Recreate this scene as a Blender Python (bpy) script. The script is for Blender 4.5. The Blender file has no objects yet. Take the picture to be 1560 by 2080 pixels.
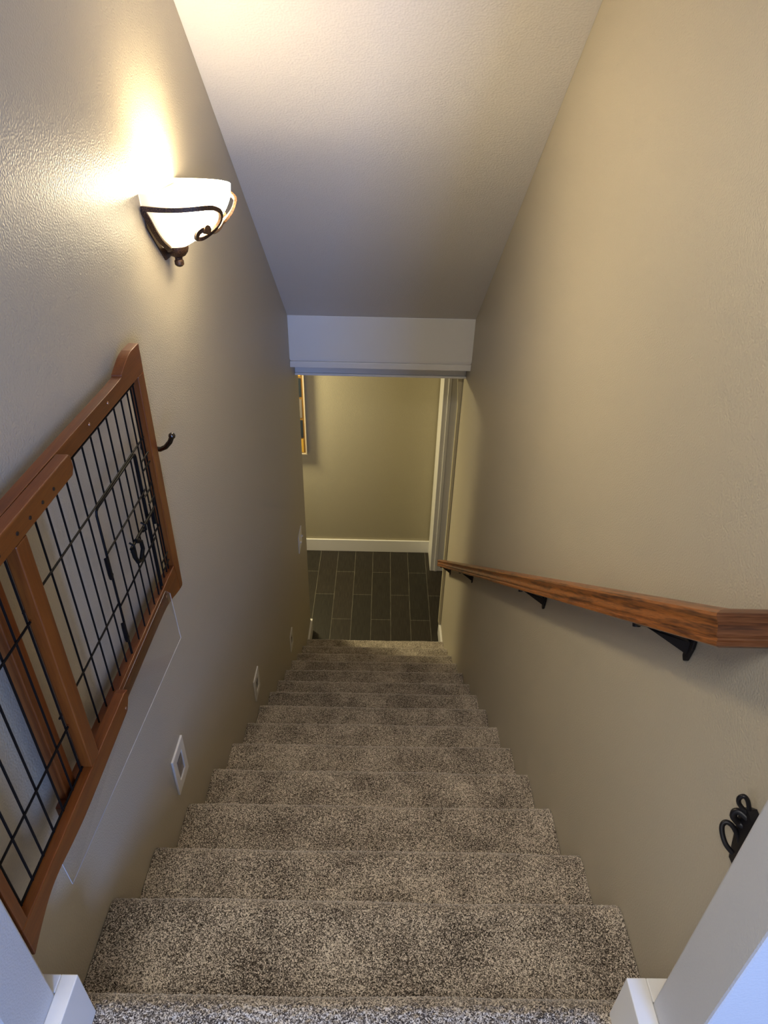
import bpy, bmesh, math, random
import numpy as np
from mathutils import Vector, Matrix
random.seed(4); np.random.seed(4)
S = bpy.context.scene
COL = S.collection

# ------------------------------------------------------------ camera
F_PX = 1351.856
cam_d = bpy.data.cameras.new('camera')
cam_d.sensor_fit = 'HORIZONTAL'; cam_d.sensor_width = 36.0
cam_d.lens = F_PX / 1560.0 * 36.0
cam_d.clip_start = 0.02
cam_d.dof.use_dof = True; cam_d.dof.focus_distance = 2.2; cam_d.dof.aperture_fstop = 34.0
cam = bpy.data.objects.new('camera', cam_d); COL.objects.link(cam)
right = Vector((0.9997496449976805, 0.00500140341654228, 0.021809018567485336))
down = Vector((0.02099670247748779, -0.5465260864735306, -0.8371788191832131))
fwd = Vector((0.007732128560996571, 0.837427144752182, -0.5464942739133909))
M = Matrix((right, -down, -fwd)).transposed().to_4x4()
M.translation = Vector((0.008661, -0.553594, 1.439218))
cam.matrix_world = M
S.camera = cam

# ------------------------------------------------------------ world, lights, exposure
w = bpy.data.worlds.new('world'); S.world = w; w.use_nodes = True
bg = w.node_tree.nodes['Background']
bg.inputs[0].default_value = (0.78, 0.86, 1.0, 1); bg.inputs[1].default_value = 0.38
vs = S.view_settings
vs.view_transform = 'Standard'; vs.look = 'None'; vs.gamma = 1.0; vs.exposure = 0.58
vs.use_curve_mapping = False

def area(name, loc, target, size, sy, power, color):
    l = bpy.data.lights.new(name, 'AREA'); l.shape = 'RECTANGLE'; l.size = size; l.size_y = sy
    l.energy = power; l.color = color
    o = bpy.data.objects.new(name, l); COL.objects.link(o); o.location = loc
    d = Vector(target) - Vector(loc)
    o.rotation_euler = d.to_track_quat('-Z', 'Y').to_euler()
    return o
area('upstairs_window_light', (0.93, -3.2, 1.45), (0.1, 1.0, 0.6), 0.55, 1.1, 85, (0.20, 0.40, 1.0))
area('upstairs_fill_light', (-0.55, -0.95, 2.5), (0.1, 1.6, -0.5), 0.5, 0.5, 16, (1.0, 0.95, 0.88))  # unseen fill light, added to brighten the stairs and shade the tread backs
area('downstairs_lamp_light', (-1.55, 4.88, -0.45), (-0.8, 4.8, -2.2), 0.30, 0.30, 34, (1.0, 0.86, 0.49))

# ------------------------------------------------------------ materials
def newmat(name):
    m = bpy.data.materials.new(name); m.use_nodes = True
    nt = m.node_tree; return m, nt, nt.nodes['Principled BSDF']
def N(nt, t, **kw):
    n = nt.nodes.new(t)
    for k, v in kw.items(): setattr(n, k, v)
    return n
def pos(nt, scale=(1, 1, 1), rot=(0, 0, 0), loc=(0, 0, 0), src='Object'):
    tc = N(nt, 'ShaderNodeTexCoord'); mp = N(nt, 'ShaderNodeMapping')
    mp.inputs['Scale'].default_value = scale; mp.inputs['Rotation'].default_value = rot; mp.inputs['Location'].default_value = loc
    nt.links.new(tc.outputs[src], mp.inputs['Vector']); return mp.outputs[0]
def ramp(nt, fac, stops):
    r = N(nt, 'ShaderNodeValToRGB'); cr = r.color_ramp
    while len(cr.elements) < len(stops): cr.elements.new(0.5)
    for e, (p_, c) in zip(cr.elements, stops): e.position = p_; e.color = (*c, 1)
    nt.links.new(fac, r.inputs[0]); return r.outputs[0]
def noise(nt, vec, scale, detail=2, rough=0.5):
    n = N(nt, 'ShaderNodeTexNoise'); n.inputs['Scale'].default_value = scale
    n.inputs['Detail'].default_value = detail; n.inputs['Roughness'].default_value = rough
    nt.links.new(vec, n.inputs['Vector']); return n.outputs['Fac']
def bump(nt, h, bsdf, strength, dist):
    b = N(nt, 'ShaderNodeBump'); b.inputs['Strength'].default_value = strength; b.inputs['Distance'].default_value = dist
    nt.links.new(h, b.inputs['Height']); nt.links.new(b.outputs[0], bsdf.inputs['Normal'])

def paint(name, color, rough, scale=150, strength=0.5, dist=0.0015):
    m, nt, b = newmat(name)
    b.inputs['Base Color'].default_value = (*color, 1); b.inputs['Roughness'].default_value = rough
    if strength:
        h = noise(nt, pos(nt), scale, 0.0, 0.5)
        h = ramp(nt, h, [(0.20, (0, 0, 0)), (0.80, (1, 1, 1))])
        bump(nt, h, b, strength, dist)
    return m
def plain(name, color, rough=0.5, metal=0.0, spec=None):
    m, nt, b = newmat(name)
    b.inputs['Base Color'].default_value = (*color, 1); b.inputs['Roughness'].default_value = rough
    b.inputs['Metallic'].default_value = metal
    if spec is not None: b.inputs['Specular IOR Level'].default_value = spec
    return m

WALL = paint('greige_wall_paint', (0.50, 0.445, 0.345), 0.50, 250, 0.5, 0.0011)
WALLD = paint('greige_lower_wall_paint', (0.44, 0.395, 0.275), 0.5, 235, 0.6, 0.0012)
CEIL = paint('ceiling_paint', (0.70, 0.67, 0.64), 0.7, 150, 0.45, 0.0018)
WHITE = paint('white_trim_paint', (0.82, 0.80, 0.77), 0.35, 30, 0.08, 0.0006)
JAMB = paint('pale_grey_doorway_paint', (0.56, 0.555, 0.56), 0.5, 340, 0.35, 0.0008)
PLATE = plain('white_plastic', (0.78, 0.74, 0.66), 0.3)
LENS = plain('smoked_lens_plastic', (0.20, 0.18, 0.17), 0.15)
CREAM = plain('cream_painted_metal', (0.52, 0.47, 0.33), 0.4)
BLACK = plain('black_wire_enamel', (0.006, 0.005, 0.005), 0.5, 0.0, 0.12)
IRON = plain('black_iron', (0.010, 0.009, 0.012), 0.4, 0.3)
CHROME = plain('dark_chrome', (0.10, 0.09, 0.09), 0.16, 1.0)
SCREW = plain('worn_screw', (0.35, 0.18, 0.10), 0.35, 0.6)
DARK = plain('dark_screw_hole', (0.012, 0.006, 0.004), 0.6)

def wood(name, axis, stops, rough, ring=9.0, fine=60.0, coat=0.3, tilt=0.0):
    m, nt, b = newmat(name)
    sc = [1, 1, 1]; sc[axis] = 0.07
    v0 = pos(nt, (1, 1, 1), (tilt, 0, 0))
    mp2 = N(nt, 'ShaderNodeMapping'); mp2.inputs['Scale'].default_value = tuple(sc); nt.links.new(v0, mp2.inputs['Vector']); v = mp2.outputs[0]
    a = noise(nt, v, ring * 3.0, 3, 0.55)
    f = noise(nt, v, fine * 6.0, 2, 0.6)
    mx = N(nt, 'ShaderNodeMath', operation='MULTIPLY_ADD'); mx.inputs[1].default_value = 0.35
    nt.links.new(f, mx.inputs[0]); nt.links.new(a, mx.inputs[2])
    c = ramp(nt, mx.outputs[0], stops)
    nt.links.new(c, b.inputs['Base Color']); b.inputs['Roughness'].default_value = rough
    b.inputs['Coat Weight'].default_value = coat; b.inputs['Coat Roughness'].default_value = 0.2
    bump(nt, f, b, 0.15, 0.0006)
    return m
CH = [(0.42, (0.09, 0.018, 0.003)), (0.62, (0.15, 0.036, 0.005)), (0.85, (0.21, 0.058, 0.008))]
CHERRY_Y = wood('cherry_stain_lengthwise', 1, CH, 0.36, coat=0.10)
CHERRY_Z = wood('cherry_stain_upright', 2, CH, 0.36, coat=0.10)
OK_ = [(0.50, (0.085, 0.024, 0.006)), (0.62, (0.21, 0.070, 0.016)), (0.74, (0.36, 0.120, 0.026)), (0.86, (0.20, 0.062, 0.014))]
OAK = wood('oak_handrail_stain', 1, OK_, 0.36, 30.0, 60.0, 0.25, math.atan(0.7345))
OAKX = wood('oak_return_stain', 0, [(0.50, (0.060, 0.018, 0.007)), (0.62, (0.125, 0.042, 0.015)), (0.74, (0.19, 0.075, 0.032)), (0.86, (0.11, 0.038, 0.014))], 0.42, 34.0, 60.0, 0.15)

def carpet_mat():
    m, nt, b = newmat('speckled_taupe_carpet')
    v = pos(nt)
    vo = N(nt, 'ShaderNodeTexVoronoi'); vo.inputs['Scale'].default_value = 420; vo.inputs['Randomness'].default_value = 1.0
    nt.links.new(v, vo.inputs['Vector'])
    sp = N(nt, 'ShaderNodeSeparateColor'); nt.links.new(vo.outputs['Color'], sp.inputs[0])
    n2 = noise(nt, v, 430, 2, 0.7)
    ad = N(nt, 'ShaderNodeMath', operation='MULTIPLY_ADD'); ad.inputs[1].default_value = 1.25
    nt.links.new(n2, ad.inputs[0]); 
    sc = N(nt, 'ShaderNodeMath', operation='MULTIPLY'); sc.inputs[1].default_value = 0.42
    nt.links.new(sp.outputs[0], sc.inputs[0]); nt.links.new(sc.outputs[0], ad.inputs[2])
    lo = noise(nt, v, 7, 2, 0.5)
    a2 = N(nt, 'ShaderNodeMath', operation='MULTIPLY_ADD'); a2.inputs[1].default_value = 0.34
    nt.links.new(lo, a2.inputs[0]); nt.links.new(ad.outputs[0], a2.inputs[2])
    hf = N(nt, 'ShaderNodeMath', operation='MULTIPLY'); hf.inputs[1].default_value = 0.50; nt.links.new(a2.outputs[0], hf.inputs[0])
    c = ramp(nt, hf.outputs[0], [(0.385, (0.018, 0.013, 0.009)), (0.455, (0.095, 0.075, 0.060)), (0.53, (0.335, 0.282, 0.222)), (0.61, (0.78, 0.695, 0.575))])
    nt.links.new(c, b.inputs['Base Color']); b.inputs['Roughness'].default_value = 0.95
    b.inputs['Specular IOR Level'].default_value = 0.1
    b.inputs['Sheen Weight'].default_value = 0.8; b.inputs['Sheen Roughness'].default_value = 0.45; b.inputs['Sheen Tint'].default_value = (0.95, 0.88, 0.8, 1)
    bump(nt, vo.outputs['Distance'], b, -0.6, 0.004)
    return m
CARPET = carpet_mat()

def tile_mat():
    m, nt, b = newmat('dark_plank_tile')
    tc = N(nt, 'ShaderNodeTexCoord'); sx = N(nt, 'ShaderNodeSeparateXYZ'); nt.links.new(tc.outputs['Object'], sx.inputs[0])
    cb = N(nt, 'ShaderNodeCombineXYZ')
    def add(o, v):
        a = N(nt, 'ShaderNodeMath', operation='ADD'); a.inputs[1].default_value = v; nt.links.new(o, a.inputs[0]); return a.outputs[0]
    # the object's origin sits at the world origin in x and y (see floor_lower)
    nt.links.new(add(sx.outputs[1], -4.579 + 0.726 * 20 + 0.363 * 0), cb.inputs[0]); nt.links.new(add(sx.outputs[0], 0.421 + 0.188 * 30), cb.inputs[1])
    br = N(nt, 'ShaderNodeTexBrick'); br.offset = 0.5; br.offset_frequency = 2; br.squash = 1
    br.inputs['Scale'].default_value = 1; br.inputs['Mortar Size'].default_value = 0.0028; br.inputs['Mortar Smooth'].default_value = 0.1
    br.inputs['Brick Width'].default_value = 0.726; br.inputs['Row Height'].default_value = 0.188
    br.inputs['Color1'].default_value = (0.020, 0.018, 0.0145, 1); br.inputs['Color2'].default_value = (0.029, 0.023, 0.018, 1)
    br.inputs['Mortar'].default_value = (0.12, 0.11, 0.09, 1)
    nt.links.new(cb.outputs[0], br.inputs['Vector'])
    st = noise(nt, pos(nt, (1, 0.05, 1)), 160, 3, 0.6)
    c2 = ramp(nt, st, [(0.3, (0.55, 0.55, 0.55)), (0.75, (1.6, 1.6, 1.55))])
    mx = N(nt, 'ShaderNodeMix', data_type='RGBA', blend_type='MULTIPLY'); mx.inputs[0].default_value = 1.0
    nt.links.new(br.outputs['Color'], mx.inputs[6]); nt.links.new(c2, mx.inputs[7])
    nt.links.new(mx.outputs[2], b.inputs['Base Color'])
    b.inputs['Roughness'].default_value = 0.5
    b.inputs['Specular IOR Level'].default_value = 0.35
    bump(nt, br.outputs['Fac'], b, -0.4, 0.001)
    return m
TILE = tile_mat()

def bronze_mat():
    m, nt, b = newmat('speckled_bronze')
    n = noise(nt, pos(nt), 420, 2, 0.6)
    c = ramp(nt, n, [(0.4, (0.035, 0.022, 0.014)), (0.62, (0.12, 0.06, 0.03)), (0.72, (0.32, 0.16, 0.07))])
    nt.links.new(c, b.inputs['Base Color']); b.inputs['Roughness'].default_value = 0.45; b.inputs['Metallic'].default_value = 0.5
    return m
BRONZE = bronze_mat()

def glow_mat(name, color, strength):
    m, nt, b = newmat(name)
    b.inputs['Base Color'].default_value = (0.8, 0.75, 0.62, 1); b.inputs['Roughness'].default_value = 0.3
    b.inputs['Emission Color'].default_value = (*color, 1); b.inputs['Emission Strength'].default_value = strength
    return m
ALAB = glow_mat('lit_alabaster_glass', (1.0, 0.84, 0.58), 36.0)
def lit_glass_falloff(m):
    # the bulb sits towards the front of the bowl: the glass glows less and yellower where it meets the wall
    nt = m.node_tree; b = nt.nodes['Principled BSDF']
    tc = N(nt, 'ShaderNodeTexCoord'); sx = N(nt, 'ShaderNodeSeparateXYZ'); nt.links.new(tc.outputs['Object'], sx.inputs[0])
    mr = N(nt, 'ShaderNodeMapRange'); mr.inputs[1].default_value = 0.0; mr.inputs[2].default_value = 0.13; nt.links.new(sx.outputs[0], mr.inputs[0])
    pw = N(nt, 'ShaderNodeMath', operation='POWER'); pw.inputs[1].default_value = 3.0; nt.links.new(mr.outputs[0], pw.inputs[0])
    ml = N(nt, 'ShaderNodeMath', operation='MULTIPLY_ADD'); ml.inputs[1].default_value = 60.0; ml.inputs[2].default_value = 0.55; nt.links.new(pw.outputs[0], ml.inputs[0])
    nt.links.new(ml.outputs[0], b.inputs['Emission Strength'])
    nt.links.new(ramp(nt, mr.outputs[0], [(0.0, (1.0, 0.70, 0.30)), (0.5, (1.0, 0.83, 0.52))]), b.inputs['Emission Color'])
lit_glass_falloff(ALAB)
ALAB_IN = glow_mat('lit_alabaster_inside', (1.0, 0.84, 0.55), 5.0)
BULB = glow_mat('lit_bulb_glass', (1.0, 0.84, 0.55), 25.0)

def acrylic_mat():
    m = bpy.data.materials.new('clear_acrylic'); m.use_nodes = True; nt = m.node_tree
    for n in list(nt.nodes): nt.nodes.remove(n)
    out = N(nt, 'ShaderNodeOutputMaterial'); mix = N(nt, 'ShaderNodeMixShader')
    tr = N(nt, 'ShaderNodeBsdfTransparent'); tr.inputs[0].default_value = (0.95, 0.95, 0.955, 1)
    gl = N(nt, 'ShaderNodeBsdfGlossy'); gl.inputs['Roughness'].default_value = 0.03
    lw = N(nt, 'ShaderNodeLayerWeight'); lw.inputs[0].default_value = 0.5
    pw = N(nt, 'ShaderNodeMath', operation='POWER'); pw.inputs[1].default_value = 4.0; nt.links.new(lw.outputs['Facing'], pw.inputs[0])
    ml = N(nt, 'ShaderNodeMath', operation='MULTIPLY_ADD'); ml.inputs[1].default_value = 0.6; ml.inputs[2].default_value = 0.03; nt.links.new(pw.outputs[0], ml.inputs[0])
    nt.links.new(ml.outputs[0], mix.inputs[0]); nt.links.new(tr.outputs[0], mix.inputs[1]); nt.links.new(gl.outputs[0], mix.inputs[2])
    nt.links.new(mix.outputs[0], out.inputs[0]); return m
ACRYLIC = acrylic_mat()

# ------------------------------------------------------------ mesh helpers
class MB:
    def __init__(s): s.v = []; s.f = []; s.mi = []
    def add(s, vs_, fs, mi=0):
        k = len(s.v); s.v += [tuple(p) for p in vs_]; s.f += [tuple(i + k for i in f) for f in fs]; s.mi += [mi] * len(fs); return s
    def box(s, a, b, mi=0):
        x0, y0, z0 = a; x1, y1, z1 = b
        return s.add([(x0,y0,z0),(x1,y0,z0),(x1,y1,z0),(x0,y1,z0),(x0,y0,z1),(x1,y0,z1),(x1,y1,z1),(x0,y1,z1)],
                     [(3,2,1,0),(4,5,6,7),(0,1,5,4),(1,2,6,5),(2,3,7,6),(3,0,4,7)], mi)
    def prism_yz(s, poly, x0, x1, mi=0):
        n = len(poly); vs_ = [(x0, y, z) for y, z in poly] + [(x1, y, z) for y, z in poly]
        return s.add(vs_, [tuple(range(n)), tuple(reversed(range(n, 2*n)))] + [(i+n, (i+1)%n+n, (i+1)%n, i) for i in range(n)], mi)
    def tube(s, pts, r, seg=8, cap=True, rs=None, mi=0):
        pts = [Vector(p) for p in pts]; n = len(pts); vs_ = []; up = None
        for i, p in enumerate(pts):
            t = (pts[min(i+1, n-1)] - pts[max(i-1, 0)]).normalized()
            if up is None:
                up = Vector((0, 0, 1)) if abs(t.z) < 0.9 else Vector((1, 0, 0))
            a = (up - t * up.dot(t)).normalized(); b = t.cross(a); up = a
            rr = rs[i] if rs else r
            for k in range(seg):
                th = 2*math.pi*k/seg; vs_.append(p + a*math.cos(th)*rr + b*math.sin(th)*rr)
        fs = [(i*seg+k, i*seg+(k+1)%seg, (i+1)*seg+(k+1)%seg, (i+1)*seg+k) for i in range(n-1) for k in range(seg)]
        if cap: fs += [tuple(reversed(range(seg))), tuple(range((n-1)*seg, n*seg))]
        return s.add(vs_, fs, mi)
    def strap(s, pts, nrm, wid, th, mi=0):
        """flat iron bar swept through pts; nrm[i] = outward direction, wid along the surface, th outward"""
        pts = [Vector(p) for p in pts]; n = len(pts); vs_ = []
        for i, p in enumerate(pts):
            t = (pts[min(i+1, n-1)] - pts[max(i-1, 0)]).normalized()
            o = Vector(nrm[i]).normalized(); o = (o - t*o.dot(t)).normalized(); b = t.cross(o)
            for (u, v) in ((-1,0),(1,0),(1,1),(-1,1)): vs_.append(p + b*u*wid/2 + o*v*th)
        fs = [(i*4+k, i*4+(k+1)%4, (i+1)*4+(k+1)%4, (i+1)*4+k) for i in range(n-1) for k in range(4)]
        fs += [(3,2,1,0), tuple(range((n-1)*4, n*4))]
        return s.add(vs_, fs, mi)
    def lathe(s, prof, c, seg=24, axis='z', mi=0):
        vs_ = []; c = Vector(c)
        for r, h in prof:
            for k in range(seg):
                th = 2*math.pi*k/seg; d = (r*math.cos(th), r*math.sin(th), h)
                if axis == 'x': d = (h, d[0], d[1])
                if axis == 'y': d = (d[0], h, d[1])
                vs_.append(c + Vector(d))
        n = len(prof)
        fs = [(i*seg+k, i*seg+(k+1)%seg, (i+1)*seg+(k+1)%seg, (i+1)*seg+k) for i in range(n-1) for k in range(seg)]
        fs += [tuple(reversed(range(seg))), tuple(range((n-1)*seg, n*seg))]
        return s.add(vs_, fs, mi)

def build(name, mb, mat, parent=None, bevel=0, smooth=False, origin=None, bseg=2):
    me = bpy.data.meshes.new(name)
    vs_ = np.array(mb.v, dtype=float)
    if parent is not None: o0 = Vector(parent['_loc'])
    elif origin is not None: o0 = Vector(origin)
    else:
        mn, mx_ = vs_.min(0), vs_.max(0); o0 = Vector(((mn[0]+mx_[0])/2, (mn[1]+mx_[1])/2, mn[2]))
    vs_ = vs_ - np.array(o0)
    me.from_pydata([tuple(v) for v in vs_], [], mb.f)
    for m in (mat if isinstance(mat, (list, tuple)) else [mat]): me.materials.append(m)
    me.polygons.foreach_set('material_index', mb.mi)
    bm = bmesh.new(); bm.from_mesh(me); bmesh.ops.recalc_face_normals(bm, faces=bm.faces)
    bm.to_mesh(me); bm.free()
    if smooth:
        me.polygons.foreach_set('use_smooth', [True]*len(me.polygons))
        me.set_sharp_from_angle(angle=math.radians(40)) if hasattr(me, 'set_sharp_from_angle') else None
    o = bpy.data.objects.new(name, me); COL.objects.link(o)
    if parent is not None:
        root = parent
        o.parent = root; o.location = (0, 0, 0)
        o['_loc'] = parent['_loc']
    else:
        o.location = o0; o['_loc'] = tuple(o0)
    if bevel:
        md = o.modifiers.new('bevel', 'BEVEL'); md.width = bevel; md.segments = bseg; md.limit_method = 'ANGLE'; md.angle_limit = math.radians(35)
    return o
def struct(name, mb, mat, **kw):
    o = build(name, mb, mat, **kw)
    o['kind'] = 'structure'; return o
def thing(name, label, cat, loc, group=None):
    o = bpy.data.objects.new(name, None); COL.objects.link(o); o.location = loc; o['_loc'] = tuple(loc)
    o.empty_display_size = 0.05
    o['label'] = label; o['category'] = cat
    if group: o['group'] = group
    return o
def tag(o, label, cat, group=None):
    o['label'] = label; o['category'] = cat
    if group: o['group'] = group
    return o

# ------------------------------------------------------------ stair measures
H = 0.193557                                   # riser
NY = [-0.006, 0.2649, 0.4996, 0.7642, 1.0340, 1.3009, 1.5705, 1.8404, 2.1094, 2.3705, 2.6481, 2.9213, 3.1873, 3.4639, 3.7446]
ZF = -15*H                                     # lower floor
W2 = 0.60
def zc(y): return 3.0058 - 0.7763*y            # sloped ceiling line
YH = 3.66                                      # face of the header at the foot of the ceiling
ZH = zc(YH)
YE = 4.035                                     # where both stair walls end
JF, JN = -0.064, -0.160                        # doorway wall at the top: far and near face
JL, JR = -0.516, 0.487
YB = 5.32                                      # far wall of the lower hall
ZLC = -0.245                                   # lower hall ceiling

# ------------------------------------------------------------ walls
poly = [(JF, ZF-0.1), (YE, ZF-0.1), (YE, ZLC+0.05), (3.92, ZLC+0.05), (3.92, ZH+0.10), (YH, ZH+0.06), (JF, zc(JF)+0.06)]
struct('wall_left', MB().prism_yz(poly, -W2-0.12, -W2), WALL)
struct('wall_right', MB().prism_yz(poly, W2, W2+0.12), WALL)
c_ = MB().prism_yz([(JF+0.001, zc(JF)), (YH, ZH), (YH, ZH+0.08), (JF+0.001, zc(JF)+0.08)], -W2+0.0005, W2-0.0005)
struct('ceiling', c_, CEIL)
# doorway wall at the top of the stairs, on both sides of the opening and above it
struct('wall_doorway_left', MB().box((-2.6, JN, 0.0), (JL, JF, 3.0)), JAMB, bevel=0.004)
struct('wall_doorway_right', MB().box((JR, JN, 0.0), (2.6, JF, 3.0)), JAMB, bevel=0.004)
struct('wall_doorway_top', MB().box((JL+0.0005, JN, 2.15), (JR-0.0005, JF, 3.0)), WHITE)
# lower hall
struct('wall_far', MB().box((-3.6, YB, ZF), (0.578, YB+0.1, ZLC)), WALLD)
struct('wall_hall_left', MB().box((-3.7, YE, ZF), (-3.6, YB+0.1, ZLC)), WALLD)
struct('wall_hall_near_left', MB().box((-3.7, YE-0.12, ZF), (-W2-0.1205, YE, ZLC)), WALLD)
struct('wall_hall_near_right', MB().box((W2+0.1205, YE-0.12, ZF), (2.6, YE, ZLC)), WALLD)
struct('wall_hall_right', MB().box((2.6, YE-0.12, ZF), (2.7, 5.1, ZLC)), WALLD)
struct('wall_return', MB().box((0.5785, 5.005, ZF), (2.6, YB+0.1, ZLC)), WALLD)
struct('ceiling_lower', MB().box((-3.7, 3.925, ZLC), (2.7, YB+0.1, ZLC+0.045)), CEIL)
struct('floor_lower', MB().box((-3.7, NY[14]-0.1, ZF-0.06), (2.7, YB+0.1, ZF)), TILE, origin=(0, 0, ZF))

# ------------------------------------------------------------ header at the foot of the ceiling
struct('wall_header', MB().box((-W2+.0005, YH, -0.125), (W2-.0005, 3.919, ZH-0.001)), WHITE)
struct('trim_1', MB().box((-W2+.001, YH+0.008, -0.138), (W2-.001, 3.75, -0.1255)).box((-W2+.001, YH-0.004, -0.180), (W2-.001, 3.75, -0.1385)), WHITE, bevel=0.0035)
struct('trim_2', MB().box((-W2+.001, 3.875, -0.300), (W2-.001, 3.92, -0.1815)).box((-W2+.001, 3.862, -0.316), (W2-.001, 3.92, -0.3005)), WHITE, bevel=0.003)

# ------------------------------------------------------------ baseboards
def base_corner(name, x0, x1, zb, h, y0, y1):
    return struct(name, MB().box((x0, y0, zb), (x1, y1, zb+h)), WHITE, bevel=0.002)
hb = 0.147
b = MB().box((JL-0.0, JN-0.015, 0.0), (JL+0.028, JF+0.028, hb)).box((-2.6, JN-0.016, 0.0), (JL, JN, hb)).box((-W2+.0005, JF, -0.02), (JL, JF+0.028, hb))
struct('baseboard_top_left', b, WHITE, bevel=0.002)
b = MB().box((JR-0.034, JN-0.015, 0.0), (JR, JF+0.036, hb)).box((JR, JN-0.016, 0.0), (2.6, JN, hb)).box((JR, JF, -0.02), (W2-.0005, JF+0.036, hb))
struct('baseboard_top_right', b, WHITE, bevel=0.002)
for nm, s in (('baseboard_stair_left', -1), ('baseboard_stair_right', 1)):
    m_ = MB(); xa, xb = sorted((s*(W2-0.018), s*(W2-0.0003)))
    m_.box((xa, NY[14]+0.004, ZF), (xb, YE+0.016, ZF+0.145))
    xa, xb = sorted((s*W2, s*(W2+0.5)))
    m_.box((xa, YE+0.0005, ZF), (xb, YE+0.016, ZF+0.145))
    struct(nm, m_, WHITE, bevel=0.0015)
struct('baseboard_far', MB().box((-3.6, YB-0.018, ZF), (0.5775, YB, ZF+0.150)), WHITE, bevel=0.003)

# ------------------------------------------------------------ door casing beyond the right wall
cs = MB()
xs = [(0.560, 0.600, 4.985), (0.602, 0.628, 4.978), (0.630, 0.690, 4.985), (0.692, 0.715, 4.975)]
for a, b_, yy in xs: cs.box((a, yy, ZF), (b_+0.002, 5.0045, -0.40))
cs.box((0.558, 4.990, ZF), (0.578, YB-0.0185, -0.40))
struct('trim_3', cs, WHITE, bevel=0.003)
dm = MB().box((0.718, 4.995, ZF+0.01), (1.5, 5.0045, -0.75)); struct('door_1', dm, WHITE)
struct('trim_4', MB().box((0.576, YE-0.030, ZF+0.146), (W2-0.0005, YE+0.022, -0.33)), CREAM, bevel=0.003)

el = MB()
ex0 = [(0.556, -0.330), (0.600, -0.330), (0.600, -0.640), (0.583, -0.640), (0.570, -0.520)]
ve = [(x, YE-0.036, z) for x, z in ex0] + [(x, YE-0.008, z) for x, z in ex0]
el.add(ve, [(0,1,2,3,4), (9,8,7,6,5)] + [(i, (i+1)%5, (i+1)%5+5, i+5) for i in range(5)])
struct('trim_5', el, CREAM, bevel=0.003)
# ------------------------------------------------------------ carpet
def carpet_profile(y0, y1, z0, z1, r=0.042, over=0.030, step=0.0045):
    y1 = y1 + 0.010; z0 = z0 + 0.002
    pts = [(y0, z0), (y1-r, z0)]
    for k in range(1, 13):
        a = math.pi/2*(1-k/12); pts.append((y1-r+math.cos(a)*r, z0-r+math.sin(a)*r))
    pts += [(y1-over*0.35, z0-r*1.5), (y1-over, z0-r*2.1), (y1-over, z1)]
    P = [np.array(p) for p in pts]; out = [P[0]]
    for a, b_ in zip(P[:-1], P[1:]):
        L = np.linalg.norm(b_-a); n = max(1, int(round(L/step)))
        for k in range(1, n+1): out.append(a+(b_-a)*k/n)
    return np.array(out)
def carpet_mesh(name, y0, y1, z0, z1, parent, step, x0=-W2+0.001, x1=W2-0.001, amp=0.0028, sag=0.003, **kw):
    P = carpet_profile(y0, y1, z0, z1, step=step)
    n = len(P); m = int((x1-x0)/step)
    T = np.gradient(P, axis=0); T /= np.linalg.norm(T, axis=1)[:, None]+1e-9
    Nn = np.stack([-T[:, 1], T[:, 0]], 1)
    Nn = np.where(Nn[:, 1:2] + Nn[:, 0:1] < 0, -Nn, Nn)
    X = np.linspace(x0, x1, m)
    D = np.random.normal(0, amp*0.42, (n, m)); D = np.clip(D, -amp*1.2, amp*1.2)
    # slow waviness of the pile along the nose
    wv = sag*0.5*np.sin(X*7+y1*13)+sag*0.3*np.sin(X*17+y1*29)
    D += wv[None, :]
    Y = P[:, 0:1] + Nn[:, 0:1]*D; Z = P[:, 1:2] + Nn[:, 1:2]*D
    XX = np.repeat(X[None, :], n, 0) + np.random.normal(0, step*0.2, (n, m))
    XX = np.clip(XX, x0, x1)
    V = np.stack([XX, Y, Z], 2).reshape(-1, 3)
    off = np.array(parent['_loc']) if parent is not None else np.array(kw.get('origin', (0, 0, 0)))
    idx = np.arange(n*m).reshape(n, m)
    Fq = np.stack([idx[:-1, :-1], idx[:-1, 1:], idx[1:, 1:], idx[1:, :-1]], 2).reshape(-1, 4)[:, ::-1]
    # solid timber core below the pile so the step is no shell
    cv = []; cf = []
    q = MB().box((x0, y0-0.01, z1), (x1, y1-0.028, z0-0.012))
    nv = len(V); V = np.vstack([V, np.array(q.v)]) - off
    Fq = np.vstack([Fq, np.array(q.f)+nv])
    me = bpy.data.meshes.new(name)
    me.vertices.add(len(V)); me.vertices.foreach_set('co', V.astype(np.float32).ravel())
    me.loops.add(Fq.size); me.loops.foreach_set('vertex_index', Fq.ravel().astype(np.int32))
    me.polygons.add(len(Fq)); me.polygons.foreach_set('loop_start', np.arange(0, Fq.size, 4, dtype=np.int32))
    me.update(calc_edges=True); me.validate()
    me.polygons.foreach_set('use_smooth', [True]*len(me.polygons))
    me.materials.append(CARPET)
    o = bpy.data.objects.new(name, me); COL.objects.link(o)
    if parent is not None: o.parent = parent
    else: o.location = tuple(off)
    return o
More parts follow.
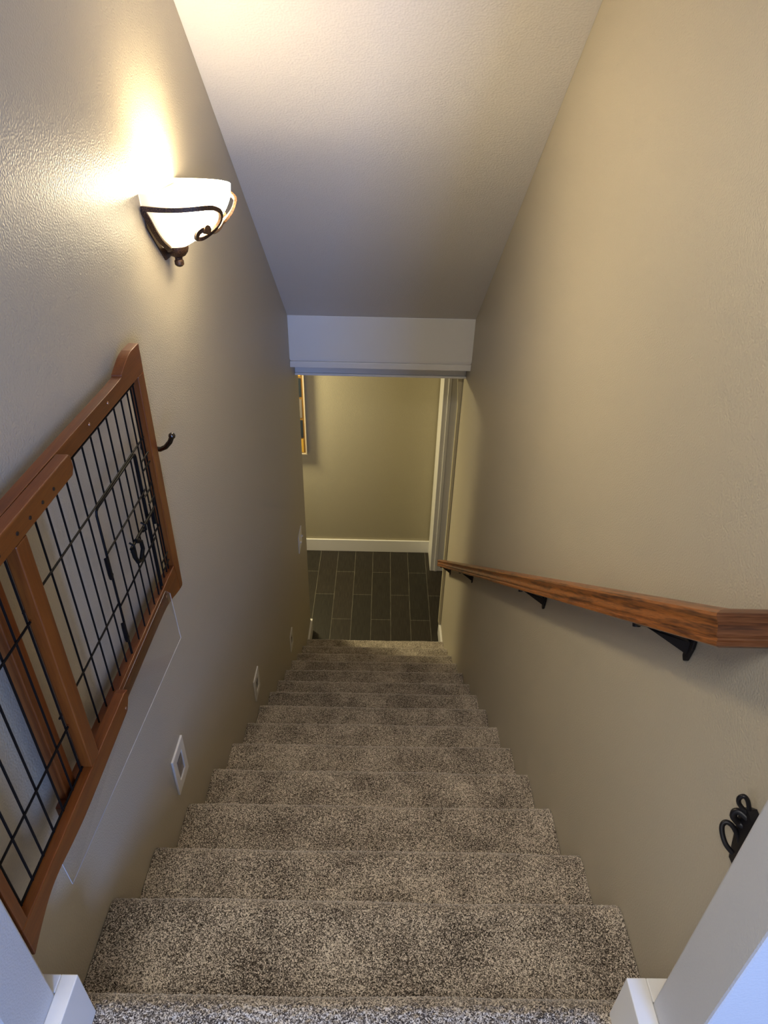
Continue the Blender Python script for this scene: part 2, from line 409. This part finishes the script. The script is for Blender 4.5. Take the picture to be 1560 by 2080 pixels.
# upper landing: carpeted floor ending in the top nose
o = carpet_mesh('floor_upper', -0.75, NY[0], 0.0, -H-0.02, None, 0.0032, origin=(0, -0.4, 0.0), x0=-W2+0.001, x1=W2-0.001)
o['kind'] = 'structure'
fl = MB().box((-2.6, -4.6, -0.12), (2.6, -0.752, -0.002)).box((-2.6, -0.752, -0.12), (-W2-0.0005, JF-0.001, -0.002)).box((W2+0.0005, -0.752, -0.12), (2.6, JF-0.001, -0.002))
struct('floor_upper_room', fl, CARPET)
stairs = thing('carpeted_staircase', 'straight staircase covered in speckled taupe carpet going down to the dark tile floor', 'stairs', (0, 1.9, ZF))
for i in range(1, 15):
    st = 0.0030 if i <= 4 else (0.0045 if i <= 8 else 0.007)
    zb = -(i+1)*H - (0.02 if i < 14 else 0.0)
    carpet_mesh('step', NY[i-1]-0.02, NY[i], -i*H, zb, stairs, st)

# ------------------------------------------------------------ pet gate hung on the left wall
gate = thing('pet_gate', 'cherry-stained wooden pet gate with black wire mesh, stored sideways on the left wall', 'pet gate', (-0.56, 0.45, 0.21))
AX0, AX1 = -0.571, -0.548
BX0, BX1 = -0.5455, -0.5225
def smooth_curve(pts, n=6):
    out = []
    P = [np.array(p) for p in pts]
    for i in range(len(P)-1):
        p0 = P[max(i-1, 0)]; p1 = P[i]; p2 = P[i+1]; p3 = P[min(i+2, len(P)-1)]
        for k in range(n):
            t = k/n; out.append(0.5*((2*p1)+(-p0+p2)*t+(2*p0-5*p1+4*p2-p3)*t*t+(-p0+3*p1-3*p2+p3)*t**3))
    out.append(P[-1]); return [tuple(q) for q in out]
# far panel
PI_ = 0.887
top = smooth_curve([(0.165, 0.886), (0.5, 0.888), (0.765, 0.888), (0.80, 0.896), (0.845, 0.914), (0.875, 0.920)]) + [(0.926, 0.920)]
build('top_rail', MB().prism_yz(top + [(0.926, 0.853), (0.165, 0.853)], AX0, AX1), CHERRY_Y, gate, bevel=0.0018)
build('side_post', MB().prism_yz([(PI_, 0.8528), (0.926, 0.8528), (0.926, 0.218), (0.921, 0.212), (0.903, 0.2145), (PI_, 0.3102)], AX0, AX1), CHERRY_Z, gate, bevel=0.0018)
bot = [(0.165, 0.310), (PI_-0.0005, 0.310), (0.902, 0.2145)] + smooth_curve([(0.902, 0.2145), (0.86, 0.228), (0.82, 0.241), (0.76, 0.251), (0.6, 0.254), (0.165, 0.254)])[1:]
build('bottom_rail', MB().prism_yz(bot, AX0, AX1), CHERRY_Y, gate, bevel=0.0018)
build('side_post', MB().prism_yz([(0.181, 0.3105), (0.218, 0.3105), (0.218, 0.8525), (0.181, 0.8525)], AX0-0.002, AX1-0.003), CHERRY_Z, gate, bevel=0.004, bseg=3)
# near panel
build('top_rail', MB().prism_yz([(-0.055, 0.850), (0.445, 0.850), (0.455, 0.862), (0.453, 0.884), (0.449, 0.889), (-0.055, 0.889)], BX0, BX1), CHERRY_Y, gate, bevel=0.0022)
low = smooth_curve([(0.34, 0.284), (0.19, 0.281), (0.12, 0.286), (0.06, 0.294), (0.02, 0.291), (-0.02, 0.276), (-0.055, 0.258)])
build('bottom_rail', MB().prism_yz([(-0.055, 0.334), (0.415, 0.334), (0.432, 0.328), (0.425, 0.305), (0.41, 0.286)] + low, BX0, BX1), CHERRY_Y, gate, bevel=0.0022)
build('side_post', MB().box((BX0, 0.234, 0.3345), (BX1, 0.268, 0.8495)), CHERRY_Z, gate, bevel=0.0022)
build('side_post', MB().box((BX0, -0.055, 0.3345), (BX1, -0.036, 0.8495)), CHERRY_Z, gate, bevel=0.0022)
wr = 0.0021
def wirez(y, z0, z1, x=-0.5485, r=wr, par=None): return build('wire', MB().tube([(x, y, z0), (x, y, z1)], r, 6), BLACK, par or gate, smooth=True)
def wirey(z, y0, y1, x=-0.5465, r=wr, par=None): return build('wire', MB().tube([(x, y0, z), (x, y1, z)], r, 6), BLACK, par or gate, smooth=True)
xa = -0.5605
n0 = len(bpy.data.objects)
far_wires = []
_build = build
def build(name, mb, *a, **k):
    # the mesh was measured on the plane x=-0.545 and stands a little deeper in the frame
    kk = (xa - 0.00866)/(-0.545 - 0.00866)
    mb.v = [(x, -0.5536 + (y+0.5536)*kk, 1.4392 - (1.4392-z)*kk) for x, y, z in mb.v]
    return _build(name, mb, *a, **k)
AW = [0.821, 0.798, 0.759, 0.715, 0.670, 0.626, 0.586, 0.544, 0.500, 0.459, 0.417, 0.375, 0.334, 0.293]
for y in AW:
    inside = 0.53 < y < 0.765
    wirez(y, 0.726 if inside else 0.306, 0.866, xa)
wirey(0.857, 0.225, 0.840, xa+0.002); wirey(0.311, 0.225, 0.840, xa+0.002)
wirez(0.835, 0.31, 0.856, xa+0.001)
wirey(0.728, 0.225, 0.834, xa+0.003)
wirey(0.488, 0.22, 0.528, xa+0.003); wirey(0.488, 0.765, 0.830, xa+0.003)
# little door in the far panel
dx = xa+0.004
door = build('wire_door', MB().tube([(dx, 0.765, 0.712), (dx, 0.762, 0.720), (dx, 0.755, 0.723), (dx, 0.537, 0.723), (dx, 0.529, 0.720), (dx, 0.526, 0.712), (dx, 0.526, 0.342), (dx, 0.529, 0.334), (dx, 0.537, 0.331), (dx, 0.755, 0.331), (dx, 0.763, 0.334), (dx, 0.765, 0.342), (dx, 0.765, 0.712)], 0.0028, 8, cap=False), BLACK, gate, smooth=True)
for y in (0.571, 0.615, 0.655, 0.693, 0.730, 0.750): wirez(y, 0.333, 0.722, dx+0.002, par=door)
for z in (0.624, 0.486): wirey(z, 0.520, 0.772, dx+0.005, par=door)
# hinge loops, latch and clips
for z in (0.590, 0.415):
    build('hinge_loop', MB().tube([(dx, 0.520, z+0.022), (dx+0.004, 0.512, z+0.016), (dx+0.005, 0.510, z-0.010), (dx+0.002, 0.517, z-0.026), (dx, 0.524, z-0.020)], 0.0048, 8), BLACK, door, smooth=True)
lx = dx+0.012
build('latch_rod', MB().tube([(lx, 0.614, 0.566), (lx, 0.70, 0.566), (lx, 0.770, 0.566)], 0.0036, 8).tube([(lx, 0.770, 0.566), (lx-0.002, 0.79, 0.566), (lx-0.004, 0.806, 0.585)], 0.0025, 8).tube([(lx, 0.757, 0.590), (lx, 0.80, 0.590), (lx-0.006, 0.812, 0.60)], 0.0018, 8), BLACK, door, smooth=True)
ring = [(lx+0.002, 0.640+0.0*0, 0.570), (lx+0.006, 0.658, 0.556), (lx+0.006, 0.660, 0.535), (lx+0.006, 0.640, 0.518), (lx+0.006, 0.622, 0.526), (lx+0.004, 0.615, 0.545), (lx+0.002, 0.616, 0.566)]
build('latch_handle', MB().tube(ring, 0.0050, 10), BLACK, door, smooth=True)
for yy in (0.620, 0.700):
    build('latch_collar', MB().tube([(lx-0.004, yy, 0.553), (lx+0.006, yy, 0.560), (lx+0.006, yy, 0.572), (lx-0.004, yy, 0.579)], 0.0024, 8), BLACK, door, smooth=True)
build('latch_tab', MB().box((lx-0.003, 0.768, 0.528), (lx+0.003, 0.776, 0.566)), BLACK, door, bevel=0.001)
for z in (0.683, 0.393):
    cx = dx+0.008
    build('wire_clip', MB().tube([(cx, 0.822, z+0.012), (cx, 0.773, z+0.012), (cx+0.002, 0.766, z+0.006), (cx+0.002, 0.766, z-0.006), (cx, 0.773, z-0.012), (cx, 0.822, z-0.012)], 0.0020, 8), BLACK, gate, smooth=True)
build('wire_clip', MB().tube([(cx, 0.746, 0.615), (cx, 0.765, 0.614), (cx, 0.79, 0.614), (cx, 0.806, 0.625)], 0.002, 8), BLACK, gate, smooth=True)
build = _build
# near panel mesh
xb = -0.5415
for y in (0.226, 0.186, 0.145, 0.105, 0.063, 0.023, -0.017):
    wirez(y, 0.325, 0.856, xb)
for z in (0.708, 0.458): wirey(z, -0.050, 0.228, xb+0.004)
wirey(0.850, -0.04, 0.236, xb+0.003)
wirey(0.337, -0.04, 0.236, xb)
# screws
for (x, y, z) in ((BX1, 0.373, 0.866), (BX1, 0.332, 0.866), (BX1, 0.288, 0.866), (BX1, 0.246, 0.866), (BX1, 0.19, 0.866)):
    build('screw_hole', MB().lathe([(0.0032, 0.0), (0.0032, 0.0012)], (x, y, z), 12, 'x'), DARK, gate)
for (y, z) in ((0.70, 0.872), (0.60, 0.872)):
    build('screw', MB().lathe([(0.0035, 0.0), (0.003, 0.0012), (0.001, 0.0018)], (AX1, y, z), 12, 'x'), SCREW, gate)
for (y, z) in ((0.906, 0.800), (0.912, 0.300)):
    build('screw_hole', MB().lathe([(0.0055, 0.0), (0.0055, 0.0012)], (AX1-0.010, y*0+0.926, z), 12, 'y'), DARK, gate)
build('screw', MB().lathe([(0.0035, 0.0), (0.003, 0.0012), (0.001, 0.0018)], (BX1, 0.405, 0.300), 12, 'x'), SCREW, gate)
# clear kick sheet screwed to the lower rails
ax = -0.5462
sh = MB(); th = 0.0016
q4 = [(-0.5474, 0.100, 0.297), (-0.5474, 0.806, 0.297), (-0.5468, 0.822, 0.262), (-0.509, 0.740, 0.187), (-0.537, 0.094, 0.190)]
q4 = [(-0.5474, 0.098, 0.297), (-0.5474, 0.795, 0.297), (-0.5455, 0.818, 0.270), (-0.507, 0.736, 0.187), (-0.537, 0.092, 0.190)]
n5 = len(q4)
sh.add([(x-th, y, z) for x, y, z in q4] + q4, [(0, 1, 4), (1, 2, 3, 4), (5, 9, 6), (6, 9, 8, 7)] + [(k, (k+1) % n5, (k+1) % n5+n5, k+n5) for k in range(n5)])
sh.mi = [0]*4 + [1]*n5
EDGE_GLINT = plain('whitish_sawn_edge_glint', (0.55, 0.53, 0.52), 0.5)  # whitish sawn edge, pale tone also painting in the light it catches
o = build('kick_sheet', sh, [ACRYLIC, EDGE_GLINT], gate); o['label'] = 'clear acrylic sheet'
build('screw', MB().lathe([(0.004, 0.0), (0.003, 0.0015), (0.001, 0.002)], (ax, 0.790, 0.282), 12, 'x'), SCREW, gate)

hk = MB().tube([(-0.5995, 0.958, 0.640), (-0.575, 0.956, 0.633), (-0.552, 0.954, 0.632), (-0.537, 0.953, 0.640), (-0.524, 0.952, 0.655), (-0.518, 0.952, 0.668)], 0.0065, 12)
hk.lathe([(0.003, -0.008), (0.0075, -0.005), (0.0088, 0.0), (0.0075, 0.005), (0.003, 0.0085)], (-0.5165, 0.952, 0.672), 16)
hk.lathe([(0.012, 0.0), (0.012, 0.003), (0.008, 0.005)], (-0.5996, 0.958, 0.640), 16, 'x')
tag(build('wall_hook', hk, CHROME, smooth=True), 'shiny dark metal hook with ball tip just past the end of the wooden gate', 'hook')

# ------------------------------------------------------------ wall sconce
SC = Vector((-0.6, 1.405, 1.186))
sconce = thing('wall_sconce', 'lit alabaster half-bowl wall lamp with bronze scroll ironwork on the left wall', 'wall lamp', (-0.6, 1.405, 0.985))
def bowl_pt(th, t, off=0.0):
    """th 0..pi from the near side round the front to the far side; t 0 rim .. 1 bottom"""
    f = (1 - t**2.4*0.72) * (1 - 0.07*t)
    hw = 0.160*f + off; dp = (0.186*(1-t**2.2*0.68)) + off
    e = 0.72
    c = math.cos(th); s_ = math.sin(th)
    y = -hw*math.copysign(abs(c)**e, c); x = dp*abs(s_)**e
    return Vector((SC.x + 0.001 + x, SC.y + y, SC.z - 0.150*t))
g = MB(); nT, nS = 14, 40
vs_ = []; 
for j in range(nT+1):
    for i in range(nS+1): vs_.append(bowl_pt(math.pi*i/nS, j/nT))
for j in range(nT, -1, -1):
    for i in range(nS+1):
        q = bowl_pt(math.pi*i/nS, j/nT*0.965, -0.005); q.x = max(q.x, SC.x+0.001); vs_.append(q)
fs = []; R_ = nS+1
for j in range(2*nT+1):
    for i in range(nS): fs.append((j*R_+i, j*R_+i+1, (j+1)*R_+i+1, (j+1)*R_+i))
fs += [(((2*nT+1)*R_+i+1), ((2*nT+1)*R_+i), i, i+1) for i in range(nS)]
fs.append(tuple(nT*R_+i for i in range(nS+1)))
g.add(vs_, fs); g.mi = [0]*(nT*nS) + [1]*((nT+1)*nS) + [0]*(nS+1)
build('glass_bowl', g, [ALAB, ALAB_IN], sconce, smooth=True)
# back plate
bp = MB().prism_yz([(SC.y-0.150, SC.z-0.012), (SC.y+0.150, SC.z-0.012), (SC.y+0.148, SC.z-0.08), (SC.y+0.07, SC.z-0.150), (SC.y+0.03, SC.z-0.185), (SC.y-0.03, SC.z-0.185), (SC.y-0.07, SC.z-0.150), (SC.y-0.148, SC.z-0.08)], SC.x+0.0003, SC.x+0.004)
build('back_plate', bp, BRONZE, sconce)
# arms: along the rim then down into a scroll, and a strap down the wall to the finial
def arm(mir):
    def P(th_deg, t, off=0.004):
        th = math.radians(th_deg if not mir else 180-th_deg); return bowl_pt(th, t, off)
    path = [(0, .22), (8, .235), (18, .235), (28, .225), (38, .215), (47, .215), (54, .235), (60, .29), (64, .37), (66, .46), (66, .56), (63, .66), (58, .735), (52, .77), (46, .76), (42, .70), (42, .63), (46, .585), (51, .59)]
    cp = smooth_curve([tuple(P(a, b_, 0.004 + (0.015 if a > 55 or b_ > .3 else 0.010)*min(1, a/40))) for a, b_ in path], 4)
    nr = [Vector(p) - Vector((SC.x-0.02, SC.y, p[2])) for p in cp]
    m_ = MB().strap(cp, nr, 0.0120, 0.0090)
    e = Vector(cp[-1]); d = nr[-1].normalized()
    m_.tube([e - d*0.004, e + d*0.012], 0.012, 14)
    s2 = smooth_curve([tuple(P(0, .22, .004)), tuple(P(1, .4, .004)), tuple(P(2, .6, .004)), tuple(P(4, .8, .005)), tuple(P(10, .95, .006)), (SC.x+0.018, SC.y + (0.035 if mir else -0.035), SC.z-0.152), (SC.x+0.022, SC.y, SC.z-0.160)], 4)
    m_.strap(s2, [Vector(p) - Vector((SC.x-0.01, SC.y, SC.z-0.05)) for p in s2], 0.0135, 0.0090)
    return m_
for mir in (False, True): build('scroll_arm', arm(mir), BRONZE, sconce, bevel=0.0012)
# crossing sweep between the two scrolls
cr = smooth_curve([tuple(bowl_pt(math.radians(a), t, 0.018)) for a, t in ((63, .66), (74, .70), (90, .72), (106, .70), (117, .66))], 4)
build('scroll_link', MB().strap(cr, [Vector(p)-Vector((SC.x-0.02, SC.y, p[2])) for p in cr], 0.0095, 0.0085), BRONZE, sconce, bevel=0.0012)
fx = SC.x+0.030
fin = MB().lathe([(0.012, 0.0), (0.030, -0.004), (0.031, -0.016), (0.028, -0.026), (0.020, -0.036), (0.011, -0.040), (0.010, -0.046), (0.013, -0.050), (0.013, -0.060), (0.008, -0.065), (0.002, -0.067)], (fx, SC.y, SC.z-0.142), 24)
build('finial', fin, BRONZE, sconce, smooth=True)
sk = MB().lathe([(0.018, 0.0), (0.018, 0.045), (0.012, 0.050)], (SC.x+0.085, SC.y, SC.z-0.135), 16)
build('lamp_socket', sk, PLATE, sconce, smooth=True)
bl = MB().lathe([(0.010, 0.0), (0.014, 0.012), (0.024, 0.032), (0.026, 0.045), (0.020, 0.060), (0.008, 0.068), (0.001, 0.070)], (SC.x+0.085, SC.y, SC.z-0.086), 16)
build('light_bulb', bl, BULB, sconce, smooth=True)
pl = bpy.data.lights.new('sconce_bulb_light', 'POINT'); pl.energy = 6.5; pl.color = (1.0, 0.82, 0.54); pl.shadow_soft_size = 0.025
po = bpy.data.objects.new('sconce_bulb_light', pl); COL.objects.link(po); po.location = (SC.x+0.080, SC.y, SC.z-0.012)

# ------------------------------------------------------------ step lights on the left wall
def plate(yc, zc_, wy, hz, label, kind):
    t = thing('step_light' if kind else 'light_switch', label, 'step light' if kind else 'light switch', (-W2, yc, zc_-hz/2), 'step lights low on the left wall' if kind else None)
    x0, x1 = -W2+0.0002, -W2+0.0072
    if kind:
        iy, iz = wy*0.24, hz*0.27
        f = MB(); a = (yc-wy/2, zc_-hz/2); b_ = (yc+wy/2, zc_+hz/2)
        f.box((x0, a[0], a[1]), (x1, yc-iy, b_[1])).box((x0, yc+iy, a[1]), (x1, b_[0], b_[1]))
        f.box((x0, yc-iy, a[1]), (x1, yc+iy, zc_-iz)).box((x0, yc-iy, zc_+iz), (x1, yc+iy, b_[1]))
        o = MB(); o.add([(x1, a[0], a[1]), (x1, b_[0], a[1]), (x1, b_[0], b_[1]), (x1, a[0], b_[1]), (x1, yc-iy, zc_-iz), (x1, yc+iy, zc_-iz), (x1, yc+iy, zc_+iz), (x1, yc-iy, zc_+iz),
                 (x0, a[0], a[1]), (x0, b_[0], a[1]), (x0, b_[0], b_[1]), (x0, a[0], b_[1]), (x0, yc-iy, zc_-iz), (x0, yc+iy, zc_-iz), (x0, yc+iy, zc_+iz), (x0, yc-iy, zc_+iz)],
                [(0,1,5,4), (1,2,6,5), (2,3,7,6), (3,0,4,7), (0,8,9,1), (1,9,10,2), (2,10,11,3), (3,11,8,0), (4,5,13,12), (5,6,14,13), (6,7,15,14), (7,4,12,15), (8,12,13,9), (9,13,14,10), (10,14,15,11), (11,15,12,8)])
        build('cover_plate', o, PLATE, t, bevel=0.0015)
        ln = MB().prism_yz([(yc-iy+.0006, zc_-iz+.0006), (yc+iy-.0006, zc_-iz+.0006), (yc+iy-.0006, zc_+iz-.0006), (yc-iy+.0006, zc_+iz-.0006)], x0, x0+0.0035)
        ln.box((x0+0.0035, yc-iy*0.8, zc_-iz*0.1), (x0+0.0055, yc+iy*0.8, zc_+iz*0.75))
        build('lens', ln, LENS, t, bevel=0.0006)
    else:
        cp_ = build('cover_plate', MB().box((x0, yc-wy/2, zc_-hz/2), (x1, yc+wy/2, zc_+hz/2)), PLATE, t, bevel=0.002)
        for d in (-0.25, 0.25):
            build('toggle', MB().box((x1, yc+d*wy-0.006, zc_-0.014), (x1+0.004, yc+d*wy+0.006, zc_+0.014)).prism_yz([(yc+d*wy-0.004, zc_), (yc+d*wy+0.004, zc_), (yc+d*wy+0.004, zc_+0.012), (yc+d*wy-0.004, zc_+0.012)], x1+0.004, x1+0.014), PLATE, cp_)
plate(0.755, -0.376, 0.104, 0.158, 'white framed step light nearest the top, low on the wall past the gate', True)
plate(1.812, -1.168, 0.112, 0.140, 'middle step light on the left wall, second going down the stairs', True)
plate(2.930, -1.940, 0.106, 0.145, 'lowest of the small white step lights on the left wall, near the bottom steps', True)
plate(3.640, -1.568, 0.170, 0.150, 'white two-toggle light switch high above the last steps on the left wall', False)

# ------------------------------------------------------------ handrail on the right wall
rail = thing('handrail', 'stained oak handrail running down the right wall, mitred back to it at the top', 'handrail', (0.5275, 1.9, -0.55))
sl = 0.7345; cth = 1/math.sqrt(1+sl*sl); sth = sl*cth
D = Vector((0, -cth, sth)); U = Vector((0, sth, cth))
a_w, u_h = 0.0285, 0.0268
prof = [(-a_w, -u_h), (a_w*0.80, -u_h), (a_w, -u_h+0.003), (a_w, -u_h+0.009), (a_w*0.90, -u_h+0.011), (a_w*0.88, -u_h+0.014), (a_w*0.96, -u_h+0.017), (a_w*0.97, -u_h+0.020),
        (a_w*0.86, -u_h+0.026), (a_w*0.82, -u_h+0.032), (a_w*0.86, -u_h+0.040), (a_w*0.98, -u_h+0.046), (a_w*0.90, -u_h+0.0505), (a_w*0.55, u_h), (0, u_h+0.0012), (-a_w*0.55, u_h), (-a_w, u_h-0.006)]
corner = Vector((0.50, 0.146, 0.760))  # outer lower mitre point
Pc = corner - (Vector((-1, 0, 0)) + D)*a_w + U*u_h
tfar = (3.83 - Pc.y)/(-D.y)
Pf = Pc - D*(-1)*0 + Vector((0, cth, -sth))*tfar
Pe = Vector((W2-0.0005, Pc.y, Pc.z))
sec = lambda P, A: [P + A*a + U*u for a, u in prof]
r1 = MB(); n = len(prof)
v_ = sec(Pf, Vector((-1, 0, 0))) + sec(Pc, Vector((-1, 0, 0)) + D)
r1.add(v_, [tuple(range(n)), tuple(reversed(range(n, 2*n)))] + [(i, (i+1) % n, n+(i+1) % n, n+i) for i in range(n)])
ang = math.atan(sl)
build('rail', r1, OAK, rail, smooth=True)
r2 = MB(); v_ = sec(Pc, Vector((-1, 0, 0)) + D) + sec(Pe, D)
r2.add(v_, [tuple(range(n)), tuple(reversed(range(n, 2*n)))] + [(i, (i+1) % n, n+(i+1) % n, n+i) for i in range(n)])
build('return', r2, OAKX, rail, smooth=True)
dn = Vector((0, cth, -sth))
def bracket(yw, label):
    xr = 0.532
    def under(y): # underside of the rail
        t = (y - Pc.y)/cth; return Pc.z - sth*t - u_h/cth*1.0
    t = None
    zt = under(yw) 
    # wall rose
    m_ = MB().prism_yz([(yw-0.012, zt-0.010), (yw+0.012, zt-0.010), (yw+0.014, zt-0.040), (yw+0.008, zt-0.076), (yw, zt-0.084), (yw-0.008, zt-0.076), (yw-0.014, zt-0.040)], W2-0.008, W2-0.0004)
    bpl = build('bracket', m_, IRON, rail, bevel=0.002)
    tip = Vector((xr, yw+0.040, under(yw+0.040)-0.002))
    w_ = MB()
    # tapering web from plate to saddle
    p = [Vector((W2-0.007, yw, zt-0.062)), Vector((W2-0.007, yw, zt-0.030)), Vector((W2-0.03, yw+0.004, under(yw+0.004)-0.004)), tip + Vector((0, 0.03, -0.022)), tip + Vector((0.012, 0.012, -0.020))]
    off = Vector((0, 0.004, 0.0028))
    k = len(p); w_.add([q-off for q in p]+[q+off for q in p], [tuple(range(k)), tuple(reversed(range(k, 2*k)))] + [(i, (i+1) % k, k+(i+1) % k, k+i) for i in range(k)])
    build('bracket_arm', w_, IRON, bpl, bevel=0.0015)
    s_ = MB(); a0 = Vector((xr, yw-0.005, under(yw-0.005)-0.003)); a1 = a0 + dn*0.125
    s_.tube([a0, a0+dn*0.03, a0+dn*0.09, a1], 0.007, 10, rs=[0.006, 0.0045, 0.0055, 0.008])
    s_.tube([a1-U*0.010, a1+U*0.003], 0.008, 12)
    build('bracket_saddle', s_, IRON, bpl, smooth=True)
for yw in (0.355, 1.235, 2.680, 3.70): bracket(yw, '')

# ------------------------------------------------------------ coat hook behind the doorway on the right wall
hx = W2
h_ = MB().prism_yz([(0.036, 0.500), (0.044, 0.508), (0.056, 0.510), (0.066, 0.500), (0.066, 0.484), (0.058, 0.450), (0.044, 0.400), (0.030, 0.400), (0.030, 0.470)], hx-0.016, hx-0.0004)
h_.tube(smooth_curve([(hx-0.010, 0.052, 0.500), (hx-0.018, 0.060, 0.504), (hx-0.024, 0.066, 0.510), (hx-0.026, 0.068, 0.520), (hx-0.022, 0.066, 0.528), (hx-0.016, 0.062, 0.522), (hx-0.012, 0.056, 0.508)], 4), 0.0036, 10)
h_.tube(smooth_curve([(hx-0.012, 0.050, 0.494), (hx-0.020, 0.060, 0.496), (hx-0.026, 0.063, 0.492), (hx-0.026, 0.061, 0.482), (hx-0.018, 0.056, 0.474), (hx-0.012, 0.050, 0.474)], 4), 0.0055, 10)
h_.tube(smooth_curve([(hx-0.010, 0.036, 0.432), (hx-0.014, 0.046, 0.448), (hx-0.022, 0.058, 0.461), (hx-0.030, 0.064, 0.463), (hx-0.036, 0.062, 0.457), (hx-0.037, 0.052, 0.448), (hx-0.034, 0.040, 0.440), (hx-0.026, 0.030, 0.434)], 4), 0.0040, 10)
tag(build('coat_hook', h_, IRON, smooth=True), 'black iron double coat hook on the right wall, half hidden by the doorway', 'hook')

# ------------------------------------------------------------ framed abstract picture on the far wall
pic = thing('framed_picture', 'abstract picture of yellow and navy blocks in a thin cream frame, far wall', 'picture', (-1.05, YB-0.02, -1.69))
xr_, xl_ = -0.712, -1.42; zb_, zt_ = -1.700, -0.62; yf, yb = YB-0.050, YB-0.0005
fr = MB()
for a, b_ in (((xl_, zb_), (xl_+.012, zt_)), ((xr_-.012, zb_), (xr_, zt_)), ((xl_+.012, zb_), (xr_-.012, zb_+.014)), ((xl_+.012, zt_-.014), (xr_-.012, zt_))):
    fr.box((a[0], yf-0.006, a[1]), (b_[0], yb, b_[1]))
build('frame', fr, plain('cream_frame', (0.62, 0.52, 0.36), 0.4), pic, bevel=0.001)
GOLD = plain('ochre_ground', (0.22, 0.12, 0.03), 0.5); YEL = plain('yellow_block', (0.62, 0.36, 0.05), 0.5); NAV = plain('navy_block', (0.018, 0.028, 0.040), 0.4); GRY = plain('grey_block', (0.20, 0.17, 0.14), 0.5)
cv = MB().box((xl_+.0125, yf+0.002, zb_+.0145), (xr_-.0125, yb-0.003, zt_-.0145), 0)
pat = [1, 2, 3, 2, 1]; ch = (zt_-zb_-0.028)/5
zs = [(-1.675, -1.535, 1), (-1.515, -1.330, 2), (-1.305, -1.115, 3), (-1.090, -0.905, 2), (-0.885, -0.72, 1)]
for ci in range(5):
    xq = xr_-0.030-ci*0.135
    for k, (za, zb2, mi) in enumerate(zs):
        mm = mi if ci % 2 == 0 else [2, 1, 2, 3, 2][k]
        cv.box((xq-0.115, yf-0.0005, za), (xq, yf+0.002, zb2), mm)
build('canvas', cv, [GOLD, YEL, NAV, GRY], pic)

for o in bpy.data.objects:
    if '_loc' in o: del o['_loc']
